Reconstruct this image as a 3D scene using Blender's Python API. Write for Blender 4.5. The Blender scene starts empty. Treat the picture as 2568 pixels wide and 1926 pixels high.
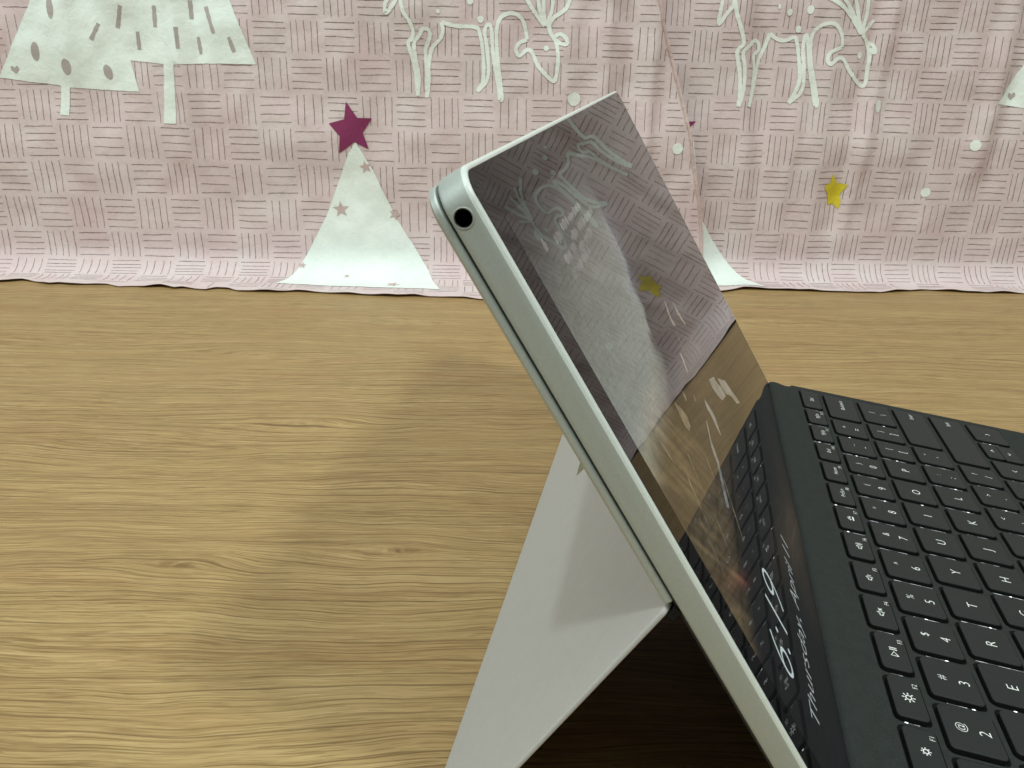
import bpy, bmesh, math, random
from mathutils import Vector, Matrix, noise
random.seed(7)
S = 0.001                       # everything below is written in millimetres
scene = bpy.context.scene
COL = scene.collection
PI = math.pi

# ------------------------------------------------------------------ camera
cam_d = bpy.data.cameras.new('camera'); cam = bpy.data.objects.new('camera', cam_d); COL.objects.link(cam)
CR = ((0.97872412, 0.20428502, 0.01914999), (0.09465995, -0.36675661, -0.92548856), (-0.18204007, 0.90761072, -0.37829116))
CW = (-61.53023655, -132.41327678, 190.73813244)
right, down, fwd = [Vector(r) for r in CR]
cam.matrix_world = Matrix(((right.x, -down.x, -fwd.x, CW[0]*S), (right.y, -down.y, -fwd.y, CW[1]*S),
                           (right.z, -down.z, -fwd.z, CW[2]*S), (0, 0, 0, 1)))
cam_d.sensor_width = 36.0; cam_d.lens = 2072.718/2568*36.0
cam_d.clip_start = 0.005; cam_d.clip_end = 50
cam_d.dof.use_dof = True; cam_d.dof.focus_distance = 0.47; cam_d.dof.aperture_fstop = 130
scene.camera = cam

# ------------------------------------------------------------------ world, lamps, exposure
world = bpy.data.worlds.new('World'); scene.world = world; world.use_nodes = True
wb = world.node_tree.nodes['Background']; wb.inputs[0].default_value = (0.80, 0.90, 0.84, 1); wb.inputs[1].default_value = 0.05
def lamp(name, loc, target, power, size, color, shape='DISK', size_y=None, spread=180):
    d = bpy.data.lights.new(name, 'AREA'); d.energy = power; d.color = color; d.shape = shape; d.size = size
    if size_y: d.size_y = size_y
    d.spread = math.radians(spread)
    o = bpy.data.objects.new(name, d); COL.objects.link(o); o.location = loc
    o.rotation_euler = (Vector(target)-Vector(loc)).to_track_quat('-Z', 'Y').to_euler(); return o
lamp('ceiling_panel', (-0.3, -0.25, 2.0), (-0.15, 0.45, 0), 19.0, 1.5, (0.90, 1.0, 0.94), 'SQUARE')
lamp('ceiling_bulb', (-0.098-0.143*1.9, 0-0.353*1.9, 0.172+0.925*1.9), (-0.1, 0.15, 0.0), 11.0, 0.085, (0.90, 1.0, 0.94))
lamp('added_side_fill', (-1.7, -0.75, 1.05), (-0.15, 0.5, 0.1), 14.0, 1.1, (0.89, 1.0, 0.95), 'SQUARE')  # added fill from the left front that brightens the curtain, not a window
lamp('window_side_bulb', (-0.098+0.112*9.5, -0.055*9.5, 0.172+0.172*9.5), (-0.1, 0.25, 0.05), 17.5, 0.20, (0.97, 1.0, 0.93))
scene.view_settings.view_transform = 'Standard'; scene.view_settings.look = 'None'
scene.view_settings.exposure = 0.0; scene.view_settings.gamma = 1.0
scene.cycles.max_bounces = 8

# ------------------------------------------------------------------ helpers
def link(o, parent=None):
    COL.objects.link(o)
    if parent: o.parent = parent
    return o
def tag(o, label=None, cat=None, group=None, kind=None):
    for k, v in (('label', label), ('category', cat), ('group', group), ('kind', kind)):
        if v: o[k] = v
    return o
def empty(name, loc=(0, 0, 0), rot=(0, 0, 0)):
    o = bpy.data.objects.new(name, None); o.location = [c*S for c in loc]; o.rotation_euler = rot
    o.empty_display_size = 0.02; COL.objects.link(o); return o
def mesh_obj(name, verts, faces, mat, parent=None, smooth=False):
    me = bpy.data.meshes.new(name); me.from_pydata([(v[0]*S, v[1]*S, v[2]*S) for v in verts], [], faces); me.update()
    me.materials.append(mat)
    if smooth: me.polygons.foreach_set('use_smooth', [True]*len(me.polygons))
    return link(bpy.data.objects.new(name, me), parent)
def bm_obj(name, bm, mat, parent=None, smooth=False):
    for v in bm.verts: v.co *= S
    me = bpy.data.meshes.new(name); bm.to_mesh(me); bm.free(); me.materials.append(mat)
    if smooth: me.polygons.foreach_set('use_smooth', [True]*len(me.polygons))
    return link(bpy.data.objects.new(name, me), parent)
def rrect(x0, x1, y0, y1, r, n=6):
    """rounded rectangle, counter-clockwise"""
    pts = []
    for cx, cy, a in ((x1-r, y0+r, -PI/2), (x1-r, y1-r, 0), (x0+r, y1-r, PI/2), (x0+r, y0+r, PI)):
        for k in range(n+1):
            t = a+PI/2*k/n; pts.append((cx+r*math.cos(t), cy+r*math.sin(t)))
    return pts
def loft(rings, cap0=True, cap1=True):
    """rings: equal-length lists of 3-D points"""
    n = len(rings[0]); v = [p for r in rings for p in r]; f = []
    for i in range(len(rings)-1):
        for k in range(n):
            a = i*n+k; b = i*n+(k+1) % n; f.append((a, b, b+n, a+n))
    if cap0: f.append(tuple(reversed(range(n))))
    if cap1: f.append(tuple(range((len(rings)-1)*n, len(rings)*n)))
    return v, f
def resample(pts, step):
    out = [pts[0]]
    for a, b in zip(pts, pts[1:]):
        d = math.hypot(b[0]-a[0], b[1]-a[1]); n = max(1, int(math.ceil(d/step)))
        for k in range(1, n+1): out.append((a[0]+(b[0]-a[0])*k/n, a[1]+(b[1]-a[1])*k/n))
    return out
def catmull(pts, n=5):
    if len(pts) < 3: return pts
    out = []
    P = [pts[0]]+list(pts)+[pts[-1]]
    for i in range(1, len(P)-2):
        p0, p1, p2, p3 = P[i-1], P[i], P[i+1], P[i+2]
        for k in range(n):
            t = k/n
            out.append(tuple(0.5*(2*p1[j]+(p2[j]-p0[j])*t+(2*p0[j]-5*p1[j]+4*p2[j]-p3[j])*t*t+(3*p1[j]-p0[j]-3*p2[j]+p3[j])*t**3) for j in (0, 1)))
    out.append(pts[-1]); return out
def ribbon(pts, w, jit=0.0):
    """flat stroke: returns 2-D verts and quads"""
    v, f = [], []
    for i, p in enumerate(pts):
        a = pts[max(0, i-1)]; b = pts[min(len(pts)-1, i+1)]
        dx, dy = b[0]-a[0], b[1]-a[1]; L = math.hypot(dx, dy) or 1
        ww = w*(1+jit*(random.random()-.5)); nx, ny = -dy/L*ww/2, dx/L*ww/2
        v += [(p[0]+nx, p[1]+ny), (p[0]-nx, p[1]-ny)]
        if i: f.append((2*i-2, 2*i-1, 2*i+1, 2*i))
    return v, f
def fill2d(poly, maxlen):
    bm = bmesh.new(); vs = [bm.verts.new((x, y, 0)) for x, y in poly]
    es = [bm.edges.new((vs[i], vs[(i+1) % len(vs)])) for i in range(len(vs))]
    bmesh.ops.triangle_fill(bm, use_beauty=True, edges=es)
    for _ in range(6):
        le = [e for e in bm.edges if e.calc_length() > maxlen]
        if not le: break
        bmesh.ops.subdivide_edges(bm, edges=le, cuts=1, use_grid_fill=False)
        bmesh.ops.triangulate(bm, faces=[f for f in bm.faces if len(f.verts) > 3])
    bm.verts.index_update()
    v = [(w.co.x, w.co.y) for w in bm.verts]; f = [tuple(x.index for x in g.verts) for g in bm.faces]; bm.free(); return v, f

# ------------------------------------------------------------------ materials
class Nodes:
    def __init__(s, name):
        s.m = bpy.data.materials.new(name); s.m.use_nodes = True; s.t = s.m.node_tree
        s.b = s.t.nodes['Principled BSDF']; s.co = s.t.nodes.new('ShaderNodeTexCoord').outputs['Object']
    def n(s, typ, **kw):
        o = s.t.nodes.new(typ)
        for k, v in kw.items(): setattr(o, k, v)
        return o
    def l(s, a, b): s.t.links.new(a, b)
    def put(s, sock, v):
        if isinstance(v, (int, float, tuple)): sock.default_value = v
        else: s.l(v, sock)
    def math(s, op, a, b=0.0, c=0.0, clamp=False):
        o = s.n('ShaderNodeMath', operation=op, use_clamp=clamp)
        for i, v in enumerate((a, b, c)): s.put(o.inputs[i], v)
        return o.outputs[0]
    def scale(s, vec, sc):
        o = s.n('ShaderNodeVectorMath', operation='MULTIPLY'); s.put(o.inputs[0], vec); o.inputs[1].default_value = sc; return o.outputs[0]
    def noise(s, vec, sc=1.0, detail=2.0, rough=0.5, out='Fac', dist=0.0):
        o = s.n('ShaderNodeTexNoise'); s.l(vec, o.inputs['Vector'])
        o.inputs['Scale'].default_value = sc; o.inputs['Detail'].default_value = detail; o.inputs['Roughness'].default_value = rough
        o.inputs['Distortion'].default_value = dist; return o.outputs[out]
    def ramp(s, fac, stops, interp='LINEAR'):
        o = s.n('ShaderNodeValToRGB'); s.l(fac, o.inputs[0]); o.color_ramp.interpolation = interp
        e = o.color_ramp.elements
        while len(e) < len(stops): e.new(0.5)
        for i, (p, c) in enumerate(stops): e[i].position = p; e[i].color = c if len(c) == 4 else (*c, 1)
        return o.outputs[0]
    def mix(s, fac, a, b, blend='MIX'):
        o = s.n('ShaderNodeMix', data_type='RGBA', blend_type=blend); s.put(o.inputs[0], fac)
        for i, v in ((6, a), (7, b)): s.put(o.inputs[i], v if not (isinstance(v, tuple) and len(v) == 3) else (*v, 1))
        return o.outputs[2]
    def bump(s, h, strength, dist):
        o = s.n('ShaderNodeBump'); o.inputs['Strength'].default_value = strength; o.inputs['Distance'].default_value = dist
        s.l(h, o.inputs['Height']); s.l(o.outputs[0], s.b.inputs['Normal'])
    def set(s, **kw):
        for k, v in kw.items(): s.put(s.b.inputs[k.replace('_', ' ')], v if not (isinstance(v, tuple) and len(v) == 3) else (*v, 1))
        return s
def simple(name, col, rough=0.6, spec=0.4, metal=0.0, grain=0.0, gscale=900, bump=0.0):
    k = Nodes(name); k.set(Roughness=rough, Metallic=metal); k.b.inputs['Specular IOR Level'].default_value = spec
    if grain:
        f = k.noise(k.co, gscale, 3, .65); g2 = k.noise(k.co, gscale/9, 2)
        f2 = k.math('ADD', k.math('MULTIPLY', f, .75), k.math('MULTIPLY', g2, .25))
        lo = tuple(c*(1-grain) for c in col); hi = tuple(c*(1+grain) for c in col)
        k.set(Base_Color=k.ramp(f2, [(0.3, lo), (0.7, hi)]))
        if bump: k.bump(f, bump, 0.0002)
    else: k.set(Base_Color=col)
    return k.m

# wood laminate: the grain runs along local x
def wood_material():
    k = Nodes('oak_laminate'); sep = k.n('ShaderNodeSeparateXYZ'); k.l(k.co, sep.inputs[0]); x, y = sep.outputs[0], sep.outputs[1]
    def vec(a, b, fx, fy, z=0.0):
        o = k.n('ShaderNodeCombineXYZ'); k.put(o.inputs[0], k.math('MULTIPLY', a, fx)); k.put(o.inputs[1], k.math('MULTIPLY', b, fy)); o.inputs[2].default_value = z; return o.outputs[0]
    w1 = k.noise(vec(x, y, 4.5, 9.0), 1.0, 3, .5); w2 = k.noise(vec(x, y, 18.0, 30.0, 3.1), 1.0, 2, .5)
    yy = k.math('ADD', y, k.math('MULTIPLY', k.math('SUBTRACT', w1, .5), .040))
    yy = k.math('ADD', yy, k.math('MULTIPLY', k.math('SUBTRACT', w2, .5), .0045))
    core = None
    for (kx, ky, sx, sy, amp, dark) in ((-.2152, .1573, .030, .010, .88, .9), (-.1284, .1689, .040, .011, .8, .75), (-.2686, .262, .080, .020, .75, .15),
                                  (-.1983, .2871, .055, .016, .8, .35), (-.2518, .397, .07, .018, .7, .3), (-.50, .33, .06, .015, .7, .3), (.12, .48, .08, .02, .7, .3),
                                  (-.42, .22, .05, .012, .8, .6), (-.2445, .2525, .006, .0022, .3, .9), (-.1795, .2538, .006, .0022, .3, .8)):
        dx = k.math('DIVIDE', k.math('SUBTRACT', x, kx), sx); dy = k.math('SUBTRACT', y, ky); dyn = k.math('DIVIDE', dy, sy)
        r2 = k.math('ADD', k.math('MULTIPLY', dx, dx), k.math('MULTIPLY', dyn, dyn))
        g = k.math('EXPONENT', k.math('MULTIPLY', r2, -1.0))
        yy = k.math('SUBTRACT', yy, k.math('MULTIPLY', k.math('MULTIPLY', dy, g), amp))
        c = k.math('MULTIPLY', k.math('EXPONENT', k.math('MULTIPLY', r2, -22.0)), dark)
        core = c if core is None else k.math('ADD', core, c)
    fine = k.noise(vec(x, yy, 44, 2300), 1.0, 3, .65)
    med = k.noise(vec(x, yy, 15, 430, 1.7), 1.0, 4, .65)
    coarse = k.noise(vec(x, yy, 5.5, 85, 5.2), 1.0, 4, .6)
    tone = k.math('ADD', k.math('MULTIPLY', fine, .40), k.math('ADD', k.math('MULTIPLY', med, .36), k.math('MULTIPLY', coarse, .24)))
    col = k.ramp(tone, [(0.39, (.262, .162, .068)), (0.46, (.375, .246, .105)), (0.53, (.438, .298, .132)), (0.62, (.530, .378, .182))])
    patch = k.noise(vec(x, yy, 5, 34, 9.0), 1.0, 3, .5)
    col = k.mix(k.ramp(patch, [(0.42, (0, 0, 0)), (0.66, (.32, .32, .32))]), col, (.400, .290, .122))
    warm = k.noise(vec(x, yy, 7, 60, 4.0), 1.0, 3, .55)
    col = k.mix(k.ramp(warm, [(0.54, (0, 0, 0)), (0.72, (.5, .5, .5))]), col, (.385, .222, .092))
    # dark pores: crisp short dashes at two sizes, pale flecks, and long thin lines where the figure is wide
    pore = k.noise(vec(x, yy, 46, 1700, 2.0), 1.0, 2, .5)
    pm = k.ramp(pore, [(0.575, (0, 0, 0)), (0.615, (.70, .70, .70))])
    dens = k.ramp(k.noise(vec(x, yy, 5, 42, 14.0), 1.0, 2), [(0.36, (.15, .15, .15)), (0.60, (1, 1, 1))])
    col = k.mix(k.math('MULTIPLY', pm, dens), col, (.185, .112, .040))
    p2 = k.ramp(k.noise(vec(x, yy, 90, 3000, 7.7), 1.0, 1, .5), [(0.60, (0, 0, 0)), (0.65, (.5, .5, .5))])
    col = k.mix(p2, col, (.200, .125, .048))
    lt = k.ramp(k.noise(vec(x, yy, 38, 1500, 21.0), 1.0, 2, .5), [(0.60, (0, 0, 0)), (0.66, (.32, .32, .32))])
    col = k.mix(lt, col, (.62, .47, .235))
    def lines(freq, wob, width, z, lo, hi):
        lf = k.math('ADD', k.math('MULTIPLY', yy, freq), k.math('MULTIPLY', k.noise(vec(x, yy, 3, 40, z), 1.0, 2), wob))
        fr = k.math('FRACT', lf); ln = k.math('SUBTRACT', 1.0, k.math('MULTIPLY', k.math('ABSOLUTE', k.math('SUBTRACT', fr, .5)), width), clamp=True)
        gate = k.ramp(k.noise(vec(x, yy, 7, 230, z+2), 1.0, 2), [(lo, (0, 0, 0)), (hi, (1, 1, 1))])
        return k.math('MULTIPLY', ln, gate)
    area = k.ramp(k.noise(vec(x, y, 2.6, 9, 11.0), 1.0, 1), [(0.38, (.35, .35, .35)), (0.60, (1, 1, 1))])
    col = k.mix(k.math('MULTIPLY', k.math('MULTIPLY', lines(185, 2.4, 12.0, 6.0, .40, .47), area), .95), col, (.135, .080, .032))
    col = k.mix(k.math('MULTIPLY', lines(480, 3.2, 6.0, 16.0, .44, .50), .62), col, (.185, .115, .042))
    knot = k.noise(vec(x, yy, 220, 700, 3.0), 1.0, 2, .6)
    col = k.mix(k.math('MULTIPLY', core, k.ramp(knot, [(.40, (.25, .25, .25)), (.60, (1, 1, 1))]), clamp=True), col, (.150, .075, .030))
    k.set(Base_Color=col, Roughness=k.math('ADD', .40, k.math('MULTIPLY', med, .16))); k.b.inputs['Specular IOR Level'].default_value = .35
    k.bump(k.math('SUBTRACT', tone, pm), .25, .0004); return k.m

def cloth_material(name, col, tint, bumpy=0.35):
    k = Nodes(name)
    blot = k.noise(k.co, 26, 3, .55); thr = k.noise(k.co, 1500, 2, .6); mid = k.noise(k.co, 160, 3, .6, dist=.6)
    c = k.mix(k.ramp(blot, [(.35, (0, 0, 0)), (.70, (1, 1, 1))]), col, tint)  # on the pink cloth these blotches put fold shade into the colour
    c = k.mix(k.ramp(thr, [(.35, (.10, .10, .10)), (.65, (0, 0, 0))]), c, tuple(x*.55 for x in col))
    c = k.mix(k.ramp(mid, [(.30, (.16, .16, .16)), (.5, (0, 0, 0))]), c, tuple(x*.72 for x in tint))
    k.set(Base_Color=c, Roughness=.9); k.b.inputs['Specular IOR Level'].default_value = .12
    h = k.math('ADD', k.math('MULTIPLY', mid, .8), k.math('MULTIPLY', thr, .08)); k.bump(h, bumpy, .0022); return k.m
def ink_material():
    k = Nodes('hatching_ink'); f = k.noise(k.co, 420, 2)
    k.set(Base_Color=k.ramp(f, [(.32, (.36, .28, .28)), (.60, (.17, .125, .128))]), Roughness=.9); k.b.inputs['Specular IOR Level'].default_value = .1; return k.m
def emit(name, col, strength, base=(0.01, 0.01, 0.01), rough=.05, noise_scale=0, lo=0.3):
    k = Nodes(name); k.set(Base_Color=base, Roughness=rough, Emission_Color=col, Emission_Strength=strength)
    if noise_scale:
        f = k.noise(k.co, noise_scale, 3, .7); k.set(Emission_Strength=k.math('MULTIPLY', k.math('MULTIPLY', k.math('SUBTRACT', f, lo), 1/(1-lo), clamp=True), strength))
    return k.m
M = dict(
    wood=wood_material(),
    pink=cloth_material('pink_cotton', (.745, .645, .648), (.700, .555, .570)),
    white=cloth_material('white_print', (.89, .955, .925), (.82, .90, .865)),
    line=cloth_material('white_line_print', (.88, .93, .89), (.84, .89, .85)),
    maroon=cloth_material('maroon_print', (.270, .050, .135), (.230, .040, .110)),
    yellow=cloth_material('yellow_print', (.720, .600, .040), (.760, .650, .080)),
    blush=cloth_material('blush_print', (.62, .49, .47), (.58, .45, .44)),
    mauve=cloth_material('mauve_print', (.44, .40, .39), (.50, .44, .43)),
    ink=ink_material(),
    seam=cloth_material('seam_cotton', (.70, .56, .53), (.66, .47, .45), .7),
    shell=simple('silver_magnesium', (.455, .500, .482), .48, .5, .25, .06, 1400, .08),
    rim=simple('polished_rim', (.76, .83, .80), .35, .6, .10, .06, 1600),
    stand=simple('silver_magnesium_matt', (.500, .498, .492), .55, .4, .10, .07, 1500, .08),
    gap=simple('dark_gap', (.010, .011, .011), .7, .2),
    vent=simple('vent_shade', (.045, .050, .050), .7, .2),
    hole=simple('jack_black', (.004, .004, .004), .35, .3),
    sticker=simple('sticker_olive', (.190, .190, .120), .5, .4),
    steel=simple('jack_ring', (.45, .46, .42), .3, .5, .8),
    deck=simple('charcoal_felt', (.027, .032, .031), .85, .25, 0, .30, 2200, .25),
    key=simple('charcoal_key', (.019, .0235, .0238), .55, .40, 0, .16, 2600, .10),
    strap=simple('hinge_fabric', (.018, .021, .021), .8, .2, 0, .25, 2200, .2),
    legend=emit('lit_legend', (.86, .97, .93), .46, (.5, .52, .50), .5),
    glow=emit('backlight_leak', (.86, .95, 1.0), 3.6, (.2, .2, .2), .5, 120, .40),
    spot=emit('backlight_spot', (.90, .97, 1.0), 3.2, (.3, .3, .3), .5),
    clock=emit('clock_text', (.72, .86, .86), .62),
    date=emit('date_text', (.72, .80, .80), .46),
    streak=emit('wallpaper_streak', (.70, .76, .74), .40, noise_scale=260, lo=.05),
    gold_streak=emit('wallpaper_gold_streak', (.80, .68, .46), .36, noise_scale=420, lo=.18),
    caption=emit('caption_text', (.78, .84, .80), .24, noise_scale=150, lo=.05),
)
def glass_material(name, display=False):
    k = Nodes(name); sm = k.noise(k.co, 38, 3, .6)
    k.set(Base_Color=(.008, .008, .009), Roughness=k.math('ADD', .012, k.math('MULTIPLY', k.ramp(sm, [(.45, (0, 0, 0)), (.75, (1, 1, 1))]), .02)))
    k.b.inputs['Specular IOR Level'].default_value = .5; k.b.inputs['IOR'].default_value = 1.16
    if display:
        at = k.n('ShaderNodeVertexColor'); at.layer_name = 'wallpaper'
        g = k.noise(k.scale(k.co, (1, 1, 1)), 700, 3, .7)
        k.set(Emission_Color=at.outputs[0], Emission_Strength=k.math('ADD', .55, k.math('MULTIPLY', g, .9)))
    return k.m
M['glass'] = glass_material('screen_glass'); M['display'] = glass_material('lit_display_glass', True)

# ------------------------------------------------------------------ table
YAW = math.radians(12.0)
def build_table():
    bm = bmesh.new(); bmesh.ops.create_cube(bm, size=1)
    for v in bm.verts: v.co = Vector((v.co.x*1900, v.co.y*1250+300, v.co.z*30-15))
    bmesh.ops.bevel(bm, geom=list(bm.edges), offset=2, segments=2, affect='EDGES')
    o = bm_obj('table', bm, M['wood']); o.rotation_euler.z = YAW
    tag(o, 'light oak grained table under the tablet and the pink curtains', 'table'); return o
build_table()

# ------------------------------------------------------------------ curtains
PR = {"treepair":[[-615.7,135.5],[-579.9,192.9],[-533.8,267.1],[-520.0,221.7],[-457.8,284.9],[-425.2,195.9],[-408.0,149.2],[-440.3,149.3],[-472.1,148.2],[-482.2,148.2],[-509.1,150.3],[-504.7,126.8],[-535.8,127.6],[-559.4,129.0],[-567.1,130.2],[-592.6,132.9]],"trunk1":[[-567.0,130.9],[-559.3,129.7],[-563.8,107.3],[-571.6,107.9]],"trunk2":[[-481.8,148.8],[-472.3,148.7],[-477.5,102.4],[-487.8,102.6]],"ovals":[[[-601.5,141.8],4.25486650356345,3.723008190618019,0.2],[[-558.7,144.7],3.723008190618019,5.983406020636102,0],[[-528.2,141.2],3.324114455908946,5.584512285927029,0.2],[[-582.3,155.6],3.1911498776725877,6.914158068290607,-0.1],[[-564.4,188.0],2.925220721199872,7.9778746941814696,0]],"dashes":[[[-537.3,165.1],[-529.6,177.1]],[[-515.6,174.1],[-510.2,190.4]],[[-484.6,190.9],[-485.5,175.3]],[[-500.1,171.8],[-500.7,158.5]],[[-467.7,175.7],[-467.3,159.8]],[[-456.7,195.3],[-456.4,181.8]],[[-444.2,191.0],[-439.5,171.6]],[[-452.6,168.7],[-451.7,156.1]],[[-428.1,169.2],[-425.0,158.0]]],"bigstar":[[-338.0,122.4],[-329.1,109.9],[-317.3,109.7],[-325.3,98.2],[-320.9,85.2],[-332.6,90.8],[-345.6,81.4],[-344.3,95.4],[-352.7,105.1],[-340.0,108.6]],"startree":[[-331.6,90.8],[-338.1,81.3],[-343.3,69.4],[-351.4,49.1],[-360.4,28.2],[-371.0,9.3],[-382.8,-11.4],[-391.5,-30.0],[-399.6,-47.7],[-357.4,-53.8],[-312.0,-56.2],[-260.4,-59.4],[-272.8,-18.7],[-283.4,0.1],[-300.6,28.0],[-318.6,68.7],[-327.9,84.4]],"smallstars":[[[-324.3,70.5],4.649961250322913],[[-347.2,34.6],6.199948333763885],[[-382.6,-15.5],3.0999741668819425],[[-343.0,-27.5],2.583311805734952],[[-301.0,-46.7],5.424954792043399],[[-301.5,30.8],4.649961250322913]],"deerL":[[[-293.3,200.8],[-296.6,195.6],[-302.6,188.8],[-303.3,194.8],[-301.6,198.3],[-298.9,201.9]],[[-291.9,203.1],[-291.1,198.6],[-289.2,190.5],[-284.9,184.1],[-281.9,177.1],[-282.7,171.1],[-286.0,167.5],[-283.0,157.3],[-280.7,145.2],[-279.6,127.8]],[[-279.6,127.8],[-278.2,141.5],[-280.2,155.0],[-281.2,167.0],[-276.8,173.6],[-274.1,178.1],[-269.6,177.3],[-268.7,172.6],[-271.8,164.8],[-272.5,161.1],[-271.6,145.3],[-271.9,126.7],[-270.1,139.2],[-269.9,151.5],[-267.3,163.7],[-260.7,171.0],[-258.3,177.0],[-259.5,183.4]],[[-259.5,183.4],[-247.8,180.7],[-232.3,180.1],[-229.1,175.2],[-226.8,164.4],[-225.7,147.4],[-227.0,138.8],[-231.1,131.9]],[[-231.1,131.9],[-224.3,138.8],[-222.0,147.5],[-223.2,164.5],[-225.2,176.4],[-223.3,181.8],[-220.1,180.1],[-218.7,164.6],[-216.5,150.1],[-214.0,137.8],[-212.3,125.9]],[[-212.3,125.9],[-210.7,127.9],[-213.2,146.4],[-215.4,164.7],[-215.6,179.0],[-212.5,187.3],[-205.5,190.7],[-198.4,189.1],[-193.8,183.0],[-191.3,171.7]],[[-191.3,171.7],[-197.3,169.2],[-200.1,164.3],[-197.1,159.6],[-190.7,164.5],[-186.7,161.6],[-182.5,153.1],[-175.7,145.9],[-169.6,141.1],[-167.5,143.6],[-166.2,153.5],[-166.6,163.2],[-168.8,171.5],[-172.7,176.8],[-173.8,182.2],[-170.8,188.1],[-162.0,194.1],[-158.5,201.2],[-157.5,205.8]],[[-169.0,174.5],[-165.1,176.4],[-160.5,173.5],[-159.6,169.1],[-164.9,169.5],[-168.2,172.2]],[[-194.3,203.9],[-186.3,192.5],[-177.6,182.1]],[[-184.1,204.1],[-181.9,193.7],[-177.6,182.1]],[[-179.0,204.2],[-178.9,193.8],[-177.6,182.1]],[[-171.4,203.2],[-172.8,191.6],[-177.0,182.1]]],"dotsL":[[[-236.8,198.7],2.0922933860281296,2.0922933860281296],[[-262.1,191.0],1.3948622573520864,1.3948622573520864],[[-228.5,186.0],2.324770428920144,2.324770428920144],[[-175.8,165.7],1.8598163431361152,1.8598163431361152],[[-151.8,127.7],4.649540857840288,4.649540857840288],[[-64.2,90.4],3.9521097291642446,3.9521097291642446]],"deerR":[[[-35.9,207.5],[-37.2,196.9],[-37.3,186.2],[-31.8,194.6],[-27.8,200.0],[-27.2,205.3]],[[-27.5,207.6],[-24.6,194.8],[-19.1,181.7],[-16.5,172.1],[-20.4,165.9],[-16.4,149.9],[-14.7,136.1],[-14.6,124.0]],[[-14.6,124.0],[-12.0,136.2],[-12.9,153.7],[-15.7,165.4],[-10.4,171.0],[-7.0,174.7],[-2.8,173.0],[-1.8,167.5],[-6.1,163.1],[-4.1,152.6],[-4.0,136.3],[-5.7,123.5],[-2.6,141.4],[-0.9,158.9],[3.4,171.3],[5.5,180.4]],[[5.5,180.4],[11.3,176.3],[18.1,175.2],[25.7,177.8],[28.4,173.0],[31.5,160.7],[33.6,147.1],[31.8,137.0],[27.5,127.3]],[[27.5,127.3],[36.5,137.1],[36.2,152.2],[33.6,169.4],[33.9,179.7],[36.8,174.3],[40.5,154.7],[45.9,137.2],[49.1,125.8]],[[49.1,125.8],[50.6,127.1],[46.5,142.3],[41.1,159.7],[39.0,176.8],[42.4,184.7],[50.3,188.5],[57.1,187.4],[63.0,179.7],[64.5,171.2]],[[64.5,171.2],[56.5,167.4],[54.0,162.4],[56.7,158.1],[62.6,162.6],[67.4,162.0],[73.5,154.1],[81.7,145.5],[87.8,141.8],[90.0,144.4],[89.5,154.4],[89.1,165.5],[85.0,175.3],[80.6,181.2],[84.1,187.3],[88.0,191.6]],[[85.8,174.7],[90.8,172.9],[92.5,167.5],[88.2,170.4]],[[47.1,207.9],[60.0,201.1],[69.3,193.0],[78.7,181.2]],[[57.3,209.3],[68.5,197.8],[78.7,181.2]],[[69.0,209.5],[74.3,194.3],[78.7,181.2]],[[79.4,209.8],[80.6,195.6],[78.7,181.2]]],"dotsR":[[[19.0,196.2],1.9145168238165893,2.3931460297707363],[[35.0,198.3],2.3931460297707363,2.871775235724884],[[10.2,200.2],0.9572584119082946,1.6752022208395156],[[28.0,183.8],2.034174125305126,2.3931460297707363],[[80.8,165.4],1.9145168238165893,2.3931460297707363],[[102.2,126.2],2.153831426793663,4.546977456564399],[[189.8,96.6],3.8290336476331785,4.068348250610252],[[156.5,56.5],3.5897190446561047,3.5897190446561047]],"ystar":[[73.7,70.7],[78.7,63.2],[88.5,61.3],[83.9,53.6],[85.2,46.0],[84.5,40.1],[78.9,45.2],[74.6,44.1],[72.6,53.4],[67.8,61.0],[72.7,63.1]],"rtree":[[202.0,129.9],[202.4,150.3],[209.1,166.6],[211.1,186.2]],"rheart":[208.9,137.7],"rstartree":[[-49.3,98.3],[-41.3,57.0],[-33.4,27.9],[-23.5,12.2],[-9.1,-7.2],[1.1,-20.2],[12.8,-33.4],[21.1,-46.9],[-21.2,-42.9],[-55.3,-39.7],[-90.1,-39.1],[-70.2,-21.5],[-57.1,11.6],[-51.3,53.4]],"rbig":[-61.6,106.8],"edge":[[-87.6,202.6],[-82.9,185.1],[-74.3,161.4],[-61.3,124.4],[-53.7,101.2],[-48.8,79.0],[-41.9,52.2],[-37.7,38.3],[-35.5,20.7],[-32.9,-0.4],[-36.6,-45.9]],"hemL":[[-627.5,-3.3],[-620.8,-4.3],[-612.0,-9.4],[-596.2,-3.2],[-582.9,2.2],[-576.1,-0.6],[-566.4,2.5],[-554.5,1.2],[-536.5,-0.4],[-524.1,6.3],[-514.0,4.0],[-503.5,6.3],[-489.6,4.9],[-477.4,9.7],[-472.2,7.0],[-451.0,11.8],[-444.5,6.7],[-433.8,7.3],[-423.7,13.9],[-392.3,15.7],[-376.8,12.5],[-324.1,19.1],[-292.4,23.2],[-276.5,21.2],[-236.7,23.7],[-222.1,28.6]],"hemR":[[-21.2,-5.7],[-0.4,-15.6],[21.0,-14.3],[76.2,-11.1],[116.2,-10.8],[161.8,-22.0],[199.0,-15.3],[244.5,-15.2]],"rows":[184.1,156.9,128.5,101.5,72.4,43.2,13.8,-11.4,-29.8],"cols":[-598.1,-541.8,-438.4,-410.5,-382.5,-356.0],"cols_mid":[-249.5,-200.4],"rowsR":[182.6,156.4,130.6,103.4,75.4,47.9,19.5],"colsR":[-34.8,-10.0,13.5,38.4,63.2,84.7,107.5,132.5,156.1,179.6,203.3]}
CA = math.radians(12.5)
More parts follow.
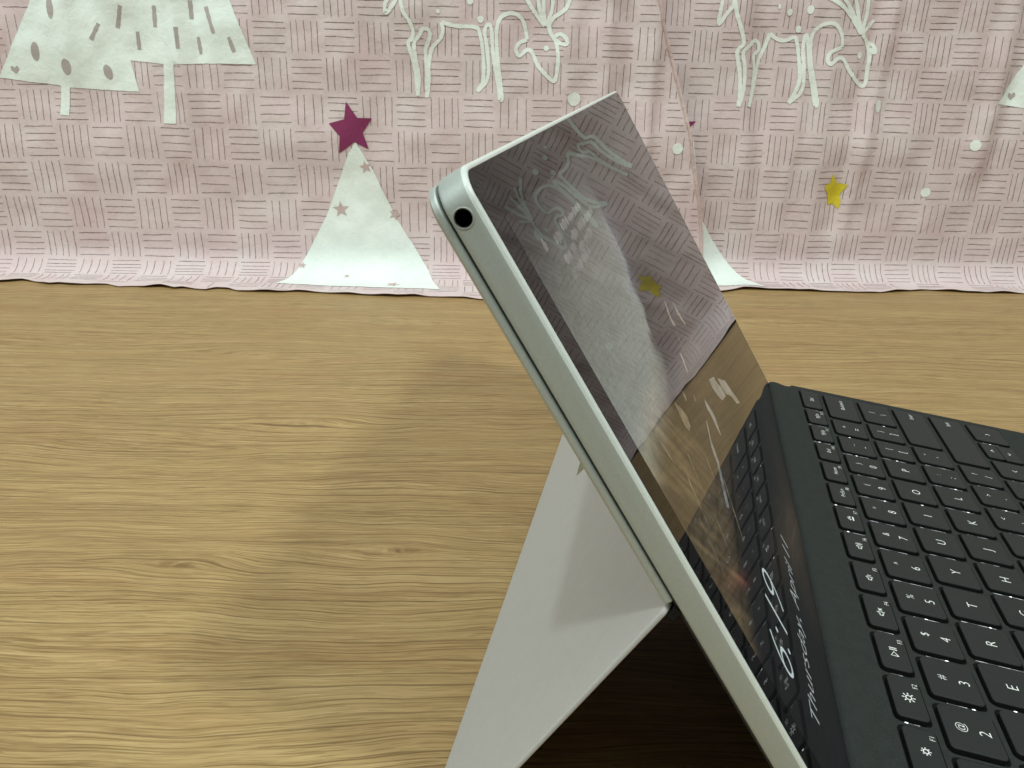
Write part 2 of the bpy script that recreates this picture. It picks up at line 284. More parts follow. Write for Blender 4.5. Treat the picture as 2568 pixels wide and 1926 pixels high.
AX = Vector((math.cos(CA), math.sin(CA), 0)); BX = Vector((math.sin(CA), -math.cos(CA), 0)); CO = Vector((0, 570, 0))
RAD = 24.0; ARC = RAD*PI/2
def interp(tab, x):
    if x <= tab[0][0]: return tab[0][1]
    for (a, b), (c, d) in zip(tab, tab[1:]):
        if x <= c: return b+(d-b)*(x-a)/(c-a)
    return tab[-1][1]
def nz(x, y, z=0.0): return noise.noise(Vector((x, y, z)))
HEM_L = [[-1000, -22]]+PR['hemL']+[[-120, 22], [-30, 10]]
HEM_R = [[-160, 12], [-90, 4]]+PR['hemR']+[[600, -14], [1200, -10]]
def hem_b(a, panel):
    t = HEM_L if panel == 0 else HEM_R
    b = interp(t, a)
    if panel == 0 and a < -630: b += 3*nz(a/16, 3.3)
    if panel == 1 and not -20 < a < 240: b += 4*nz(a/22, 8.3)
    return b
B0 = (-42.0, -50.0)
# standing folds: a at w=100, sigma, height in mm, sideways drift per mm of w, fading below w
FOLDS = ([(-468, 7, 3.2, -.03, 90), (-452, 5, -1.6, -.03, 90), (-128, 7, 3.4, .02, 70), (-92, 7, 3.6, .04, 60), (-110, 6, -2.4, .03, 60), (-560, 9, 2.2, .05, 120),
          (-330, 14, 1.8, -.04, 100), (-215, 12, 2.2, .05, 95), (-720, 12, 3, 0, 60), (-850, 15, 4, 0, 50), (-160, 8, 1.6, .05, 100), (-285, 10, 1.3, .08, 120), (-400, 10, 1.4, -.1, 130)],
         [(-8, 8, 3.4, -.10, 60), (8, 7, -2.6, -.10, 60), (58, 9, 2.6, -.02, 20), (96, 6, 2.6, .06, 30), (84, 6, -2.0, .06, 40), (128, 9, 1.8, -.06, 40), (196, 9, 3.6, .04, 90),
          (212, 8, -3.0, .04, 90), (168, 11, 1.6, .08, 20), (35, 6, 1.4, .05, 30), (300, 14, 4, 0, 30), (380, 16, 4, 0, 30), (470, 14, 4, .03, 30), (560, 15, 4, 0, 30), (650, 15, 4, 0, 30), (760, 15, 4, 0, 30)])
def sm(x, a, b):
    t = min(1, max(0, (x-a)/(b-a))); return t*t*(3-2*t)
def disp(a, w, panel):
    d = 0
    for (a0, sg, h, dr, w0) in FOLDS[panel]:
        x = (a-a0-dr*(w-100))/sg
        if abs(x) < 3.2: d += (1.5, 1.15)[panel]*h*math.exp(-x*x)*sm(w, w0-70, w0+30)
    z = panel*31.7
    d += 3.0*nz(a/95, w/80, z)+2.7*nz(a/34+4, w/44, z)+1.05*nz(a/15, w/17+9, z)
    if panel == 0: d += 6.0*math.exp(-((w-84-10*nz(a/120, 2))/30)**2)*(.55+.45*nz(a/110, 5.5))
    else: d += 5.0*math.exp(-((w-92)/34)**2)*(.5+.5*nz(a/90, 7.5))+1.6*math.exp(-((w-30)/16)**2)*nz(a/60, 1.5)
    return d*(.35+.65*sm(w, -30, 30))
def hem_w(a, panel): return -(ARC+hem_b(a, panel)-B0[panel]-RAD)
def base(a, w, panel):
    b0 = B0[panel]
    if w >= 0: b, z, nb, nzv = b0, RAD+w, 1.0, 0.0
    elif w > -ARC:
        th = -w/RAD; b = b0+RAD*(1-math.cos(th)); z = RAD*(1-math.sin(th)); nb, nzv = math.cos(th), math.sin(th)
    else: b, z, nb, nzv = b0+RAD-w-ARC, 0.0, 0.0, 1.0
    return b, z, nb, nzv
def cloth(a, w, panel, off=0.0):
    b, z, nb, nv = base(a, w, panel)
    d = disp(a, w, panel)
    lift = 1.0+max(0, 2.0*nz(a/19, 4.4+panel)+.9)*sm(w, hem_w(a, panel)+26, hem_w(a, panel))
    fl = sm(w, 5, -38)
    d = d*(1-fl)+fl*(lift+.35*nz(a/11, w/9, 2)+.5)
    b += (d+off)*nb; z += (d+off)*nv
    if panel == 0:                       # this panel hangs in front of the other and its free edge rolls a little
        e = interp(EDGE, w)
        b += 1.2*math.exp(-((a-e)/5.0)**2)*sm(w, -45, 0)+2.6*sm(a, -170, -60)*nb
        z += 1.4*sm(a, -170, -60)*nv
    p = CO+AX*a+BX*b; return (p.x, p.y, max(z, .5))
EDGE = sorted([[w, a] for a, w in PR['edge']]+[[330, -112], [700, -150], [-90, -40]])
WTOP = 620.0
def cloth_grid(panel):
    ws = []; w = 0.0
    while w < 230: ws.append(w); w += 2.6
    while w < WTOP: ws.append(w); w += 12
    ws.append(WTOP)
    nd = 30
    if panel == 0:
        A0, A1, na = -1000.0, None, 380
    else: A0, A1, na = -120.0, 1050.0, 440
    v, f = [], []; nr = nd+len(ws)
    for r in range(nr):
        for i in range(na+1):
            t = i/na
            if panel == 0: t = 1-(1-t)**1.12
            def at(w):
                e = A1 if A1 is not None else interp(EDGE, w)
                return A0+(e-A0)*t
            if r < nd:
                a = at(-40); hw = hem_w(a, panel); w = hw*(1-r/nd); a = at(w)
            else: w = ws[r-nd]; a = at(w)
            v.append(cloth(a, w, panel))
    for r in range(nr-1):
        for i in range(na):
            q = r*(na+1)+i; f.append((q, q+1, q+na+2, q+na+1))
    return v, f
def print_obj(name, parts, panel, mat, parent, off, maxlen=4.0):
    """parts: list of (2-D verts, faces) in cloth coordinates"""
    V, F = [], []
    for v, f in parts:
        k = len(V); V += [cloth(a, w, panel, off) for a, w in v]; F += [tuple(i+k for i in g) for g in f]
    return mesh_obj(name, V, F, mat, parent, True)
def poly(pts): return fill2d(pts, 4.5)
def oval(c, rx, ry, t=0.0, n=18, wob=.06):
    out = []
    for i in range(n):
        q = 2*PI*i/n; r = 1+wob*(random.random()-.5); x, y = rx*math.cos(q)*r, ry*math.sin(q)*r
        out.append((c[0]+x*math.cos(t)-y*math.sin(t), c[1]+x*math.sin(t)+y*math.cos(t)))
    return out
def star(c, r, rot=0.0, inner=.42):
    return [(c[0]+(r if i % 2 == 0 else r*inner)*math.sin(rot+i*PI/5), c[1]+(r if i % 2 == 0 else r*inner)*math.cos(rot+i*PI/5)) for i in range(10)]
def stroke(pts, w): return ribbon(resample(catmull([tuple(p) for p in pts]), 2.5), w, .28)
def wob_edge(pts, amp=.35, step=4):
    out = resample([tuple(p) for p in pts]+[tuple(pts[0])], step)[:-1]
    return [(x+amp*nz(x/5, y/5, 1.3), y+amp*nz(x/5, y/5, 7.9)) for x, y in out]
def hatching(panel, cols, rows, a0, a1, parity):
    """basket-weave blocks of hand-drawn lines"""
    parts = []
    for r in range(len(rows)-1):
        wt, wb_ = rows[r], rows[r+1]
        for c in range(len(cols)-1):
            x0, x1 = cols[c], cols[c+1]
            if x1 < a0 or x0 > a1: continue
            vert = (r+c+parity) % 2 == 0; n = 5 if random.random() < .75 else 4
            for k in range(n):
                u = (k+.5)/n+random.uniform(-.025, .025); e0, e1 = random.uniform(.03, .09), random.uniform(.90, .97)
                ph = random.random()*50; sl = random.uniform(-.02, .02)
                ln = []
                for q in range(7):
                    s_ = e0+(e1-e0)*q/6; wv = .012*nz(s_*3+ph, ph)+.008*nz(s_*9, ph)+sl*(s_-.5)
                    if vert: p = (x0+(x1-x0)*(u+wv), wt+(wb_-wt)*s_)
                    else: p = (x0+(x1-x0)*s_, wt+(wb_-wt)*(u+wv))
                    ln.append(p)
                if panel == 0: ln = [p for p in resample(ln, 2) if p[0]-interp(EDGE, p[1]) < -3.2]
                if len(ln) < 3: continue
                if min(p[1]-hem_w(p[0], panel) for p in ln) < 1.5: continue
                parts.append(ribbon(ln, random.uniform(.30, .46), .5))
    return parts
def curtain(panel, label):
    v, f = cloth_grid(panel)
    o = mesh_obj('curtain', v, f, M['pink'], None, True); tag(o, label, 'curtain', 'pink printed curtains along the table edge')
    sd = o.modifiers.new('cloth_thickness', 'SOLIDIFY'); sd.thickness = .0006; sd.offset = -1
    if panel == 0:
        rows = [PR['rows'][0]+28.0*k for k in range(9, 0, -1)]+PR['rows']+[-47.5, -66, -88]
        cols = [-382+27.75*k for k in range(-23, 17)]; par = (9+23) % 2
    else:
        rows = [PR['rowsR'][0]+26.6*k for k in range(9, 0, -1)]+PR['rowsR']+[-6.5, -29, -48, -72]
        cols = [-35+23.85*k for k in range(-4, 44)]; par = (9+3+4) % 2
    print_obj('printed_hatching', hatching(panel, cols, rows, -780 if panel == 0 else -120, 1000, par), panel, M['ink'], o, .22)['kind'] = 'stuff'
    return o
left = curtain(0, 'pink curtain on the left, white tree under a maroon star, overlapping its neighbour')
right = curtain(1, 'pink curtain at the right printed with a yellow star, its edge tucked under its neighbour')
def shift(pts, da, dw=0, sx=1.0): return [((p[0])*sx+da, p[1]+dw) for p in pts]
def tree_pair(panel, o, da, dw, sx=1.0):
    S_ = lambda p: shift(p, da, dw, sx)
    t = print_obj('printed_tree', [poly(wob_edge(S_(PR['treepair'])))], panel, M['white'], o, .40)
    for k in ('trunk1', 'trunk2'): print_obj('printed_trunk', [poly(wob_edge(S_(PR[k]), .3, 3))], panel, M['white'], t, .42)
    parts = [poly(oval(S_([c])[0], rx*1.02*sx, ry*1.02, t_)) for c, rx, ry, t_ in PR['ovals'][1:]]
    h = S_([PR['ovals'][0][0]])[0]
    parts += [poly(wob_edge([(h[0], h[1]-3.4), (h[0]+3.6*sx, h[1]), (h[0]+3.0*sx, h[1]+2.6), (h[0]+1.4*sx, h[1]+2.7), (h[0], h[1]+1.2), (h[0]-1.6*sx, h[1]+2.6), (h[0]-3.2*sx, h[1]+2.2), (h[0]-3.4*sx, h[1]-.4)], .25, 1.5))]
    parts += [ribbon(resample(S_(d), 2.5), 3.0, .35) for d in PR['dashes']]
    for p in parts: print_obj('printed_ornament', [p], panel, M['mauve'], t, .58)
def star_tree(panel, o, tri, big, smalls):
    t = print_obj('printed_tree', [poly(wob_edge(tri, .3))], panel, M['white'], o, .40)
    print_obj('printed_star', [poly(resample([tuple(p) for p in big]+[tuple(big[0])], 3)[:-1])], panel, M['maroon'], t, .60)
    for c, r in smalls: print_obj('printed_ornament', [poly(star(c, r*1.18, random.uniform(-.4, .4)))], panel, M['blush'], t, .58)
def deer(panel, o, strokes, da=0.0, w=3.0):
    print_obj('printed_reindeer', [stroke(shift(s, da), w) for s in strokes], panel, M['line'], o, .45)
tree_pair(0, left, 0, 0); star_tree(0, left, PR['startree'], PR['bigstar'], PR['smallstars'])
deer(0, left, PR['deerL'])
for c, rx, ry in PR['dotsL']: print_obj('printed_dot', [poly(oval(c, rx*1.15, ry*1.15))], 0, M['line'], left, .42)
deer(1, right, PR['deerR']); deer(1, right, PR['deerR'], 560)
for c, rx, ry in PR['dotsR']: print_obj('printed_dot', [poly(oval(c, rx*1.12, ry*1.12))], 1, M['line'], right, .42)
print_obj('printed_star', [poly(wob_edge(PR['ystar'], .5, 2))], 1, M['yellow'], right, .50)
SX = .86
tree_pair(1, right, PR['rtree'][0][0]-PR['treepair'][0][0]*SX, PR['rtree'][0][1]-PR['treepair'][0][1], SX)
rb = PR['rbig']
star_tree(1, right, PR['rstartree'], star((rb[0], rb[1]-1), 14.5, -.1), [])
star_tree(1, right, [(x+560, y) for x, y in PR['rstartree']], star((rb[0]+560, rb[1]-1), 14.5, -.1), [])
# rolled seam along the free edge of the front panel
def seam():
    V, F = [], []; n = 0
    ws = [-44+2.2*i for i in range(150)]
    for i, w in enumerate(ws):
        e = interp(EDGE, w); wd = 2.6+1.0*nz(w/9, 3)
        for k in range(5):
            q = k/4; a = e-wd+wd*q+.2
            V.append(cloth(a, w, 0, .50+.65*math.sin(PI*q)+.6*nz(w/2.6, q*3)))
        if i:
            for k in range(4): F.append((n-5+k, n-4+k, n+1+k, n+k))
        n += 5
    o = mesh_obj('edge_seam', V, F, M['seam'], left, True); o['label'] = 'puckered seam along the free edge'
seam()

# ------------------------------------------------------------------ tablet
PHI = math.radians(57.967519)
E_ = Vector((-0.53039994, 0, 0.84774755)); N_ = Vector((0.84774755, 0, 0.53039994)); F0 = Vector((7.20585414, 0, 4.50839951))
TW, TL = 287.8, 198.0
tablet = empty('tablet', (0, 0, 0)); tag(tablet, 'silver tablet computer propped on its kickstand with a lit lock screen', 'tablet')
def tp(s, y, dep):                                      # s up the screen, y across, dep behind the glass
    p = F0+E_*s-N_*dep; return (p.x, y, p.z)
def ring(inset, dep, r, s0=0.0, s1=TL, n=10): return [tp(s, y, dep) for s, y in rrect(s0+inset, s1-inset, inset, TW-inset, r, n)]
# front bucket with a real hole for the headphone jack
JS, JD = 191.0, 3.5
JS = 190.6
def casing():
    prof = [(3.0, .35, 4), (1.25, .30, 4.2), (1.05, -.04, 4.4), (.62, -.02, 5.0), (.22, .28, 5.6), (.02, .85, 6), (0, 1.4, 6), (0, 5.0, 6), (.12, 5.5, 6), (.5, 5.85, 5.6), (2.5, 5.9, 4)]
    v, f = loft([ring(i, d, r) for i, d, r in prof])
    o = mesh_obj('casing', v, f, M['shell'], tablet); me = o.data
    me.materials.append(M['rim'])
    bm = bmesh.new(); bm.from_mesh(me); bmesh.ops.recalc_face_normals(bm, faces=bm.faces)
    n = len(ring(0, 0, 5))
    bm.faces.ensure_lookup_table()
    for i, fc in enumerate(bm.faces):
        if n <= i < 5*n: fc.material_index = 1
        fc.smooth = True
    bm.to_mesh(me); bm.free()
    cb = bmesh.new()
    bmesh.ops.create_cone(cb, cap_ends=True, segments=40, radius1=1.58, radius2=1.58, depth=20)
    for q in cb.verts:
        t = Vector(tp(JS, 0, JD)); q.co = (t+E_*q.co.x-N_*q.co.y+Vector((0, q.co.z+4, 0)))
    bmesh.ops.recalc_face_normals(cb, faces=cb.faces)
    cut = bm_obj('jack_cutter', cb, M['hole'])
    m = o.modifiers.new('jack_hole', 'BOOLEAN'); m.operation = 'DIFFERENCE'; m.object = cut; m.solver = 'EXACT'
    dg = bpy.context.evaluated_depsgraph_get(); nm = bpy.data.meshes.new_from_object(o.evaluated_get(dg))
    o.modifiers.clear(); o.data = nm; bpy.data.objects.remove(cut)
    es = o.modifiers.new('edge_split', 'EDGE_SPLIT'); es.split_angle = math.radians(24)
    return o
casing()
def jack():
    v, f = [], []; n = 32
    prof = [(1.92, -.02), (1.86, -.09), (1.70, -.09), (1.56, .12), (1.52, .8), (1.50, 9.0), (0.01, 9.0)]
    for r, d in prof:
        for k in range(n):
            t = 2*PI*k/n; p = Vector(tp(JS, 0, JD))+E_*(r*math.cos(t))-N_*(r*math.sin(t)); v.append((p.x, d, p.z))
    for i in range(len(prof)-1):
        for k in range(n):
            a = i*n+k; b = i*n+(k+1) % n; f.append((a, b, b+n, a+n))
    o = mesh_obj('headphone_jack', v, f, M['hole'], tablet, True); o.data.materials.append(M['shell'])
    for i, p in enumerate(o.data.polygons): p.material_index = 1 if i < 2*n else 0
jack()
# screen: glass, lit display, lock-screen writing
v, f = loft([ring(1.15, .10, 4.2), ring(1.15, .0, 4.2), ring(1.35, -.05, 4.1)], True, True)
screen = mesh_obj('screen', v, f, M['glass'], tablet)
DY0, DY1, DS0, DS1 = 9.6, TW-9.6, 18.0, 187.0
def gauss(x, m, s): return math.exp(-((x-m)/s)**2)
def wallpaper(y, s):
    n1 = nz(y/14, s/9, .3); n2 = nz(y/4.5, s/14, 5.1); n3 = nz(y/2.2, s/2.2, 9.7)
    q1, q2 = y*.80+s*.60, s*.80-y*.60; sf = max(0, .5+1.1*nz(q2*.0+q1/1.5, q2/17, 6.6)); sg = max(0, .5+.9*nz(q1/4.2, q2/22, 2.2))
    st = .5+.5*nz((y*.35+s*.94)/2.0, (y*.94-s*.35)/26, 3.2)       # streaks running up the slope
    c = [.006, .0065, .007]
    def add(k, col):
        for i in range(3): c[i] += k*col[i]
    # pale wedge of sky at the left, soft at the top, ragged on the right
    edge = 98-.95*max(0, 168-s)-.0*s+9*n1+5*n2
    k = sm(s, 186, 160+5*n1)*sm(y, edge+4, edge-3)*sm(s, 124+4*n2, 139+4*n1)
    add(k*(1+.14*n3), (.105+.05*sm(s, 165, 142), .116+.060*sm(s, 165, 142), .094+.056*sm(s, 165, 142)))
    add(.035*gauss(y, edge+1, 8)*sm(s, 176, 166)*sm(s, 142, 150), (.75, .85, 1.35))
    add(.022*sm(s, 135, 160)*gauss(y, 75, 60), (1, .95, .95))
    # golden slope below it
    k = sm(s, 140, 134)*sm(s, 82+.18*(y-10)+4*n1, 94+.1*(y-10))*sm(y, 74+14*n1, 26)
    add(k*(.14+1.0*sf*sg+.35*st), (.120, .088, .042))
    add(.034*sm(s, 132, 112)*sm(s, 84, 100)*gauss(y, 95, 55)*(.4+st), (1.15, .82, .45))
    # rust coloured crest and a dark brown slope
    add(gauss((s-92)+.62*(y-25)-2, 0, 2.6+1.2*n2)*gauss(y, 25, 10)*(.3+1.2*sf), (.085, .026, .016))
    t = (y-99)*(-.39)+56
    add(gauss(s, t-4, 9+4*n1)*gauss(y, 118, 40)*(.25+st), (.034, .024, .014))
    add(.008*gauss(s, 38, 12)*sm(y, 60, 95)*sm(y, 240, 150), (1.3, .8, .5))
    return c
def display():
    ny, ns = 340, 215; V, F = [], []
    for j in range(ns+1):
        for i in range(ny+1): V.append((DY0+(DY1-DY0)*i/ny, DS0+(DS1-DS0)*j/ns))
    for j in range(ns):
        for i in range(ny):
            q = j*(ny+1)+i; F.append((q, q+ny+1, q+ny+2, q+1))
    o = mesh_obj('display', [tp(s, y, -.075) for y, s in V], F, M['display'], screen)
    at = o.data.color_attributes.new('wallpaper', 'FLOAT_COLOR', 'POINT')
    fl = []
    for y, s in V: fl += [max(0, q) for q in wallpaper(y, s)]+[1.0]
    at.data.foreach_set('color', fl)
    return o
display()
def on_screen(name, parts, mat, off=.095):
    V, F = [], []
    for v, f in parts:
        k = len(V); V += [tp(s, y, -off) for y, s in v]; F += [tuple(i+k for i in g) for g in f]
    return mesh_obj(name, V, F, mat, screen)
def ragged(a, b, w0, w1, n=14, amp=.5):
    up, dn = [], []
    for i in range(n+1):
        t = i/n; x = a[0]+(b[0]-a[0])*t; y = a[1]+(b[1]-a[1])*t; dx, dy = b[0]-a[0], b[1]-a[1]; L = math.hypot(dx, dy)
        w = (w0+(w1-w0)*t)*.5*(1+amp*random.uniform(-1, 1))*(.15 if i in (0, n) else 1); up.append((x-dy/L*w, y+dx/L*w)); dn.append((x+dy/L*w, y-dx/L*w))
    v = up+dn; m = n+1
    return v, [(i, i+1, m+i+1, m+i) for i in range(n)]
WP = {'A':[(121.3,104.4),(133.3,100.4),(131.6,99.5),(136.1,95.0),(136.2,91.3),(125.0,94.7),(121.4,98.5),(119.7,102.2)],'B':[(138.6,97.7),(150.9,91.1),(153.3,87.9),(154.3,85.2),(157.9,79.2),(158.4,78.0),(150.6,81.4),(147.1,86.3),(138.7,90.9),(137.3,94.4)],'C':[(97.0,108.5),(97.7,107.1),(98.9,102.9),(98.5,100.9),(93.3,97.4),(92.0,97.6),(92.5,101.1),(94.1,103.9),(93.5,106.4)],'D':[(83.4,107.4),(84.2,106.6),(76.7,104.5),(71.6,100.1),(55.0,94.9),(52.4,96.5),(67.7,101.0),(71.6,104.2)],'E':[(58.2,125.1),(62.4,121.2),(63.4,118.4),(61.5,116.3),(57.2,116.9),(55.6,119.6),(57.0,123.0)],'F':[(26.1,132.4),(28.3,128.1),(28.4,123.4),(28.3,123.1),(26.7,127.9),(25.8,131.3)],'G':[(117.9,135.4),(117.5,133.6),(113.5,130.0),(114.6,127.1),(109.6,128.9),(111.8,132.4)],'H':[(131.2,131.1),(131.6,126.7),(133.1,121.3),(130.6,121.7),(127.8,126.5)],'I':[(97.0,124.2),(99.6,122.7),(97.3,120.6),(94.4,118.5),(93.1,119.3),(95.4,121.3)],'J':[(73.4,121.6),(75.1,119.9),(72.8,118.7),(71.6,119.2)],'K':[(85.4,115.2),(85.1,114.2),(83.7,113.6),(82.9,114.2)]}
for q_, pts in WP.items(): on_screen('wallpaper_streak', [poly([(y+.35*nz(y, s, 4), s+.35*nz(y, s, 9)) for y, s in resample(pts+[pts[0]], 1.2)[:-1]])], M['streak'] if q_ in 'ABCD' else M['gold_streak'])
for st_ in [ragged((66, 97.6), (50, 87), 1.3, .6), ragged((60, 108), (52, 99), .9, .4), ragged((44, 118), (38, 108), .8, .4), ragged((33, 118), (27, 106), 1.2, .5), ragged((38, 104), (32, 96), .8, .3), ragged((24, 112), (19, 100), 1.0, .4), ragged((110, 127), (104, 120), .6, .3)]:
    on_screen('wallpaper_streak', [st_], M['gold_streak'])
cap = []
for (y0, y1, s) in ((33, 42, 176.4), (43.5, 73, 177.2), (47, 56, 173.8), (58, 84, 173.6), (32, 40, 171.8), (42, 47, 172.3), (49, 71, 170.6), (31, 58, 168.6)):
    y = y0
    while y < y1-1.5:
        w = min(random.uniform(7, 16), y1-y); cap.append(ragged((y, s+random.uniform(-.2, .2)), (y+w, s+random.uniform(-.2, .2)), 1.9, 1.9, 14, .5)); y += w+random.uniform(.3, .6)
cap.append(ragged((23.7, 179.3), (23.9, 176.4), 2.4, 2.6, 8, .4))
for c_ in cap: on_screen('caption_mark', [c_], M['caption'])

FONT_H = [0]
def text_mesh(s, height, weight=0.0, align='CENTER'):
    """flat triangulated text with its cap height in mm, centred on x, baseline y=0"""
    c = bpy.data.curves.new('text', 'FONT'); c.body = s; c.size = 1.0; c.align_x = align; c.offset = weight; c.resolution_u = 4
    o = bpy.data.objects.new('text', c); COL.objects.link(o); bpy.context.view_layer.update()
    me = bpy.data.meshes.new_from_object(o.evaluated_get(bpy.context.evaluated_depsgraph_get()))
    if not FONT_H[0]:
        FONT_H[0] = .727
    k = height/FONT_H[0]
    v = [(p.co.x*k, p.co.y*k) for p in me.vertices]; f = [tuple(p.vertices) for p in me.polygons]
    bpy.data.objects.remove(o); bpy.data.curves.remove(c); bpy.data.meshes.remove(me); return v, f
def put2d(vf, dx, dy, sx=1.0): return [(x*sx+dx, y+dy) for x, y in vf[0]], vf[1]
def fit(vf, x0, x1, y0):
    a = min(p[0] for p in vf[0]); b = max(p[0] for p in vf[0]); k = (x1-x0)/(b-a)
    return [(x0+(x-a)*k, y0+y) for x, y in vf[0]], vf[1]
on_screen('clock_time', [fit(text_mesh('6:19', 14.2, -.022, 'LEFT'), 24.8, 56.6, 63.4)], M['clock'])
on_screen('clock_date', [fit(text_mesh('Thursday, April 11', 5.7, -.013, 'LEFT'), 23.8, 101.6, 50.0)], M['date'])

# back plate (upper half) behind the vent slot, dark core between, recessed lower back
v, f = loft([ring(1.5, 5.9, 4), ring(1.5, 6.7, 4)]); mesh_obj('vent_slot', v, f, M['vent'], tablet)
S_H = 109.4
def plate(name, s0, s1, mat, parent):
    pr = [(1.6, 6.38, 4), (.6, 6.42, 5), (.45, 6.75, 5.2), (.5, 7.6, 5.2), (1.3, 8.3, 5), (2.2, 8.5, 4.6)]
    rings = []
    for i, d, r in pr:
        pts = []
        for s, y in rrect(s0-30, s1-i, i, TW-i, r, 10):
            pts.append(tp(max(s, s0), y, d))
        rings.append(pts)
    v, f = loft(rings); return mesh_obj(name, v, f, mat, parent)
bp = plate('back_plate', S_H+.4, TL, M['shell'], tablet)
es = bp.modifiers.new('edge_split', 'EDGE_SPLIT'); es.split_angle = math.radians(18)
for p in bp.data.polygons: p.use_smooth = True
v, f = loft([ring(3.0, 5.8, 4, 0, S_H-1), ring(3.2, 6.4, 4, 0, S_H-1)]); mesh_obj('recessed_back', v, f, M['gap'], tablet)
# kickstand: hinged at S_H, foot on the table
def kickstand():
    h = Vector(tp(S_H-.6, 0, 7.2)); ft = Vector((-112.0, 0, 0.9)); d = (ft-h); L = d.length; d.normalize()
    nn = Vector((d.z, 0, -d.x)); nn = nn if nn.z > 0 else -nn          # outward (back and up)
    def kp(t, y, q): p = h+d*t+nn*q; return (p.x, y, p.z)
    def kr(i, q, r): return [kp(s, y, q) for s, y in rrect(i*.6, L-i, .5+i, TW-.5-i, r, 8)]
    v, f = loft([kr(.3, -.5, 2.6), kr(.05, -.35, 3), kr(0, 0, 3), kr(.1, .4, 3), kr(.45, .62, 2.6)])
    o = mesh_obj('kickstand', v, f, M['stand'], tablet); o['label'] = 'kickstand swung out behind the tablet'
    b = o.modifiers.new('edge_split', 'EDGE_SPLIT'); b.split_angle = math.radians(18)
    for p in o.data.polygons: p.use_smooth = True
    # corner of a dull star sticker peeping out from behind the tablet
    pl = [(68.5, 155.5), (68.9, 167.2), (60, 171), (53, 160), (60.8, 151.2)]; V, F = [], []
    for q in (.63, .70): V += [kp(t, y, q) for t, y in pl]
    F = [tuple(range(5, 10)), tuple(reversed(range(5)))]+[(i, (i+1) % 5, 5+(i+1) % 5, 5+i) for i in range(5)]
    mesh_obj('sticker', V, F, M['sticker'], o)
    for y0 in (6.0, TW-46):                                             # two barrel hinges
        V, F = [], []; n = 16
        for yy in (y0, y0+40):
            for k in range(n):
                t = 2*PI*k/n; V.append((h.x+1.2*math.cos(t)+.6, yy, h.z+1.2*math.sin(t)-.5))
        for k in range(n): F.append((k, (k+1) % n, n+(k+1) % n, n+k))
        F += [tuple(reversed(range(n))), tuple(range(n, 2*n))]
        mesh_obj('hinge', V, F, M['stand'], o, False)
    V, F = loft([[kp(t, y, q) for t, q in ((-.2, -.9), (2.3, -.9), (2.6, -2.4), (.2, -2.6))] for y in (.9, 5.8)])
    mesh_obj('hinge_arm', V, F, M['gap'], o)
kickstand()

# ------------------------------------------------------------------ keyboard cover
TAU = math.radians(7.149831586751725)
kb = empty('keyboard_cover', (18.09005669, 8.74569356, 28.36044369), (0, TAU, 0))
tag(kb, 'charcoal backlit keyboard cover attached to the foot of the tablet', 'keyboard')
PH = 19.0; U0 = dict(F=-11.7165, N=0, Q=17.2245, A=34.4, Z=52.1758, B=70.0768); V0 = dict(F=7.2097, N=0, Q=3.695, A=6.266, Z=15.367, B=28.367)
VEND = 274.0
KEYS = []                                               # (u0, u1, v0, v1, [legend...])
def row(rw, first, caps, last_label=None, first_label=None, depth=14.3):
    """a key occupies v0..v1; pitch 19 apart from the two end keys"""
    p = 18.909 if rw == 'F' else PH
    for i, cp in caps.items():
        v0 = V0[rw]+p*i; v1 = v0+p-3.2
        KEYS.append([rw, U0[rw], U0[rw]+depth, v0, v1, cp])
def wide(rw, v0, v1, cp, depth=14.3): KEYS.append([rw, U0[rw], U0[rw]+depth, v0, v1, cp])
FD = 8.6
frow = {1: ('sun', 'F1'), 2: ('sun2', 'F2'), 3: ('play', 'F3'), 4: ('mute', 'F4'), 5: ('vol1', 'F5'), 6: ('vol2', 'F6'), 7: ('kbd', 'F7'), 8: ('PrtScn', 'F8'), 9: ('Home', 'F9'), 10: ('End', 'F10'), 11: ('PgUp', 'F11'), 12: ('PgDn', 'F12')}
for i, c in frow.items():
    v0 = V0['F']+18.909*i; KEYS.append(['F', U0['F'], U0['F']+FD, v0, v0+15.7, ('frow',)+c])
wide('F', 0, V0['F']+18.909-3.2, ('mid', 'Esc'), FD); wide('F', V0['F']+18.909*13, VEND, ('mid', 'Del'), FD)
for i, (a, b) in enumerate(zip('~!@#$%^&*()_+', '`1234567890-=')): KEYS.append(['N', 0, 14.3, 19.0*i, 19.0*i+15.8, ('two', a, b)])
wide('N', 247, VEND, ('mid', 'Backspace'))
for i, c in enumerate('QWERTYUIOP'): KEYS.append(['Q', U0['Q'], U0['Q']+14.3, V0['Q']+19*(i+1), V0['Q']+19*(i+1)+15.8, ('one', c)])
for i, (a, b) in zip((11, 12), (('{', '['), ('}', ']'))): KEYS.append(['Q', U0['Q'], U0['Q']+14.3, V0['Q']+19*i, V0['Q']+19*i+15.8, ('two', a, b)])
wide('Q', 0, V0['Q']+19-3.2, ('left', 'Tab')); wide('Q', V0['Q']+19*13, VEND, ('two', '|', '\\'))
for i, c in enumerate('ASDFGHJKL'): KEYS.append(['A', U0['A'], U0['A']+14.3, V0['A']+19*(i+1), V0['A']+19*(i+1)+15.8, ('one', c)])
for i, (a, b) in zip((10, 11), ((':', ';'), ('"', "'"))): KEYS.append(['A', U0['A'], U0['A']+14.3, V0['A']+19*i, V0['A']+19*i+15.8, ('two', a, b)])
wide('A', 0, V0['A']+19-3.2, ('left', 'Caps')); wide('A', V0['A']+19*12, VEND, ('right', 'Enter'))
for i, c in enumerate('ZXCVBNM'): KEYS.append(['Z', U0['Z'], U0['Z']+14.3, V0['Z']+19*(i+1), V0['Z']+19*(i+1)+15.8, ('one', c)])
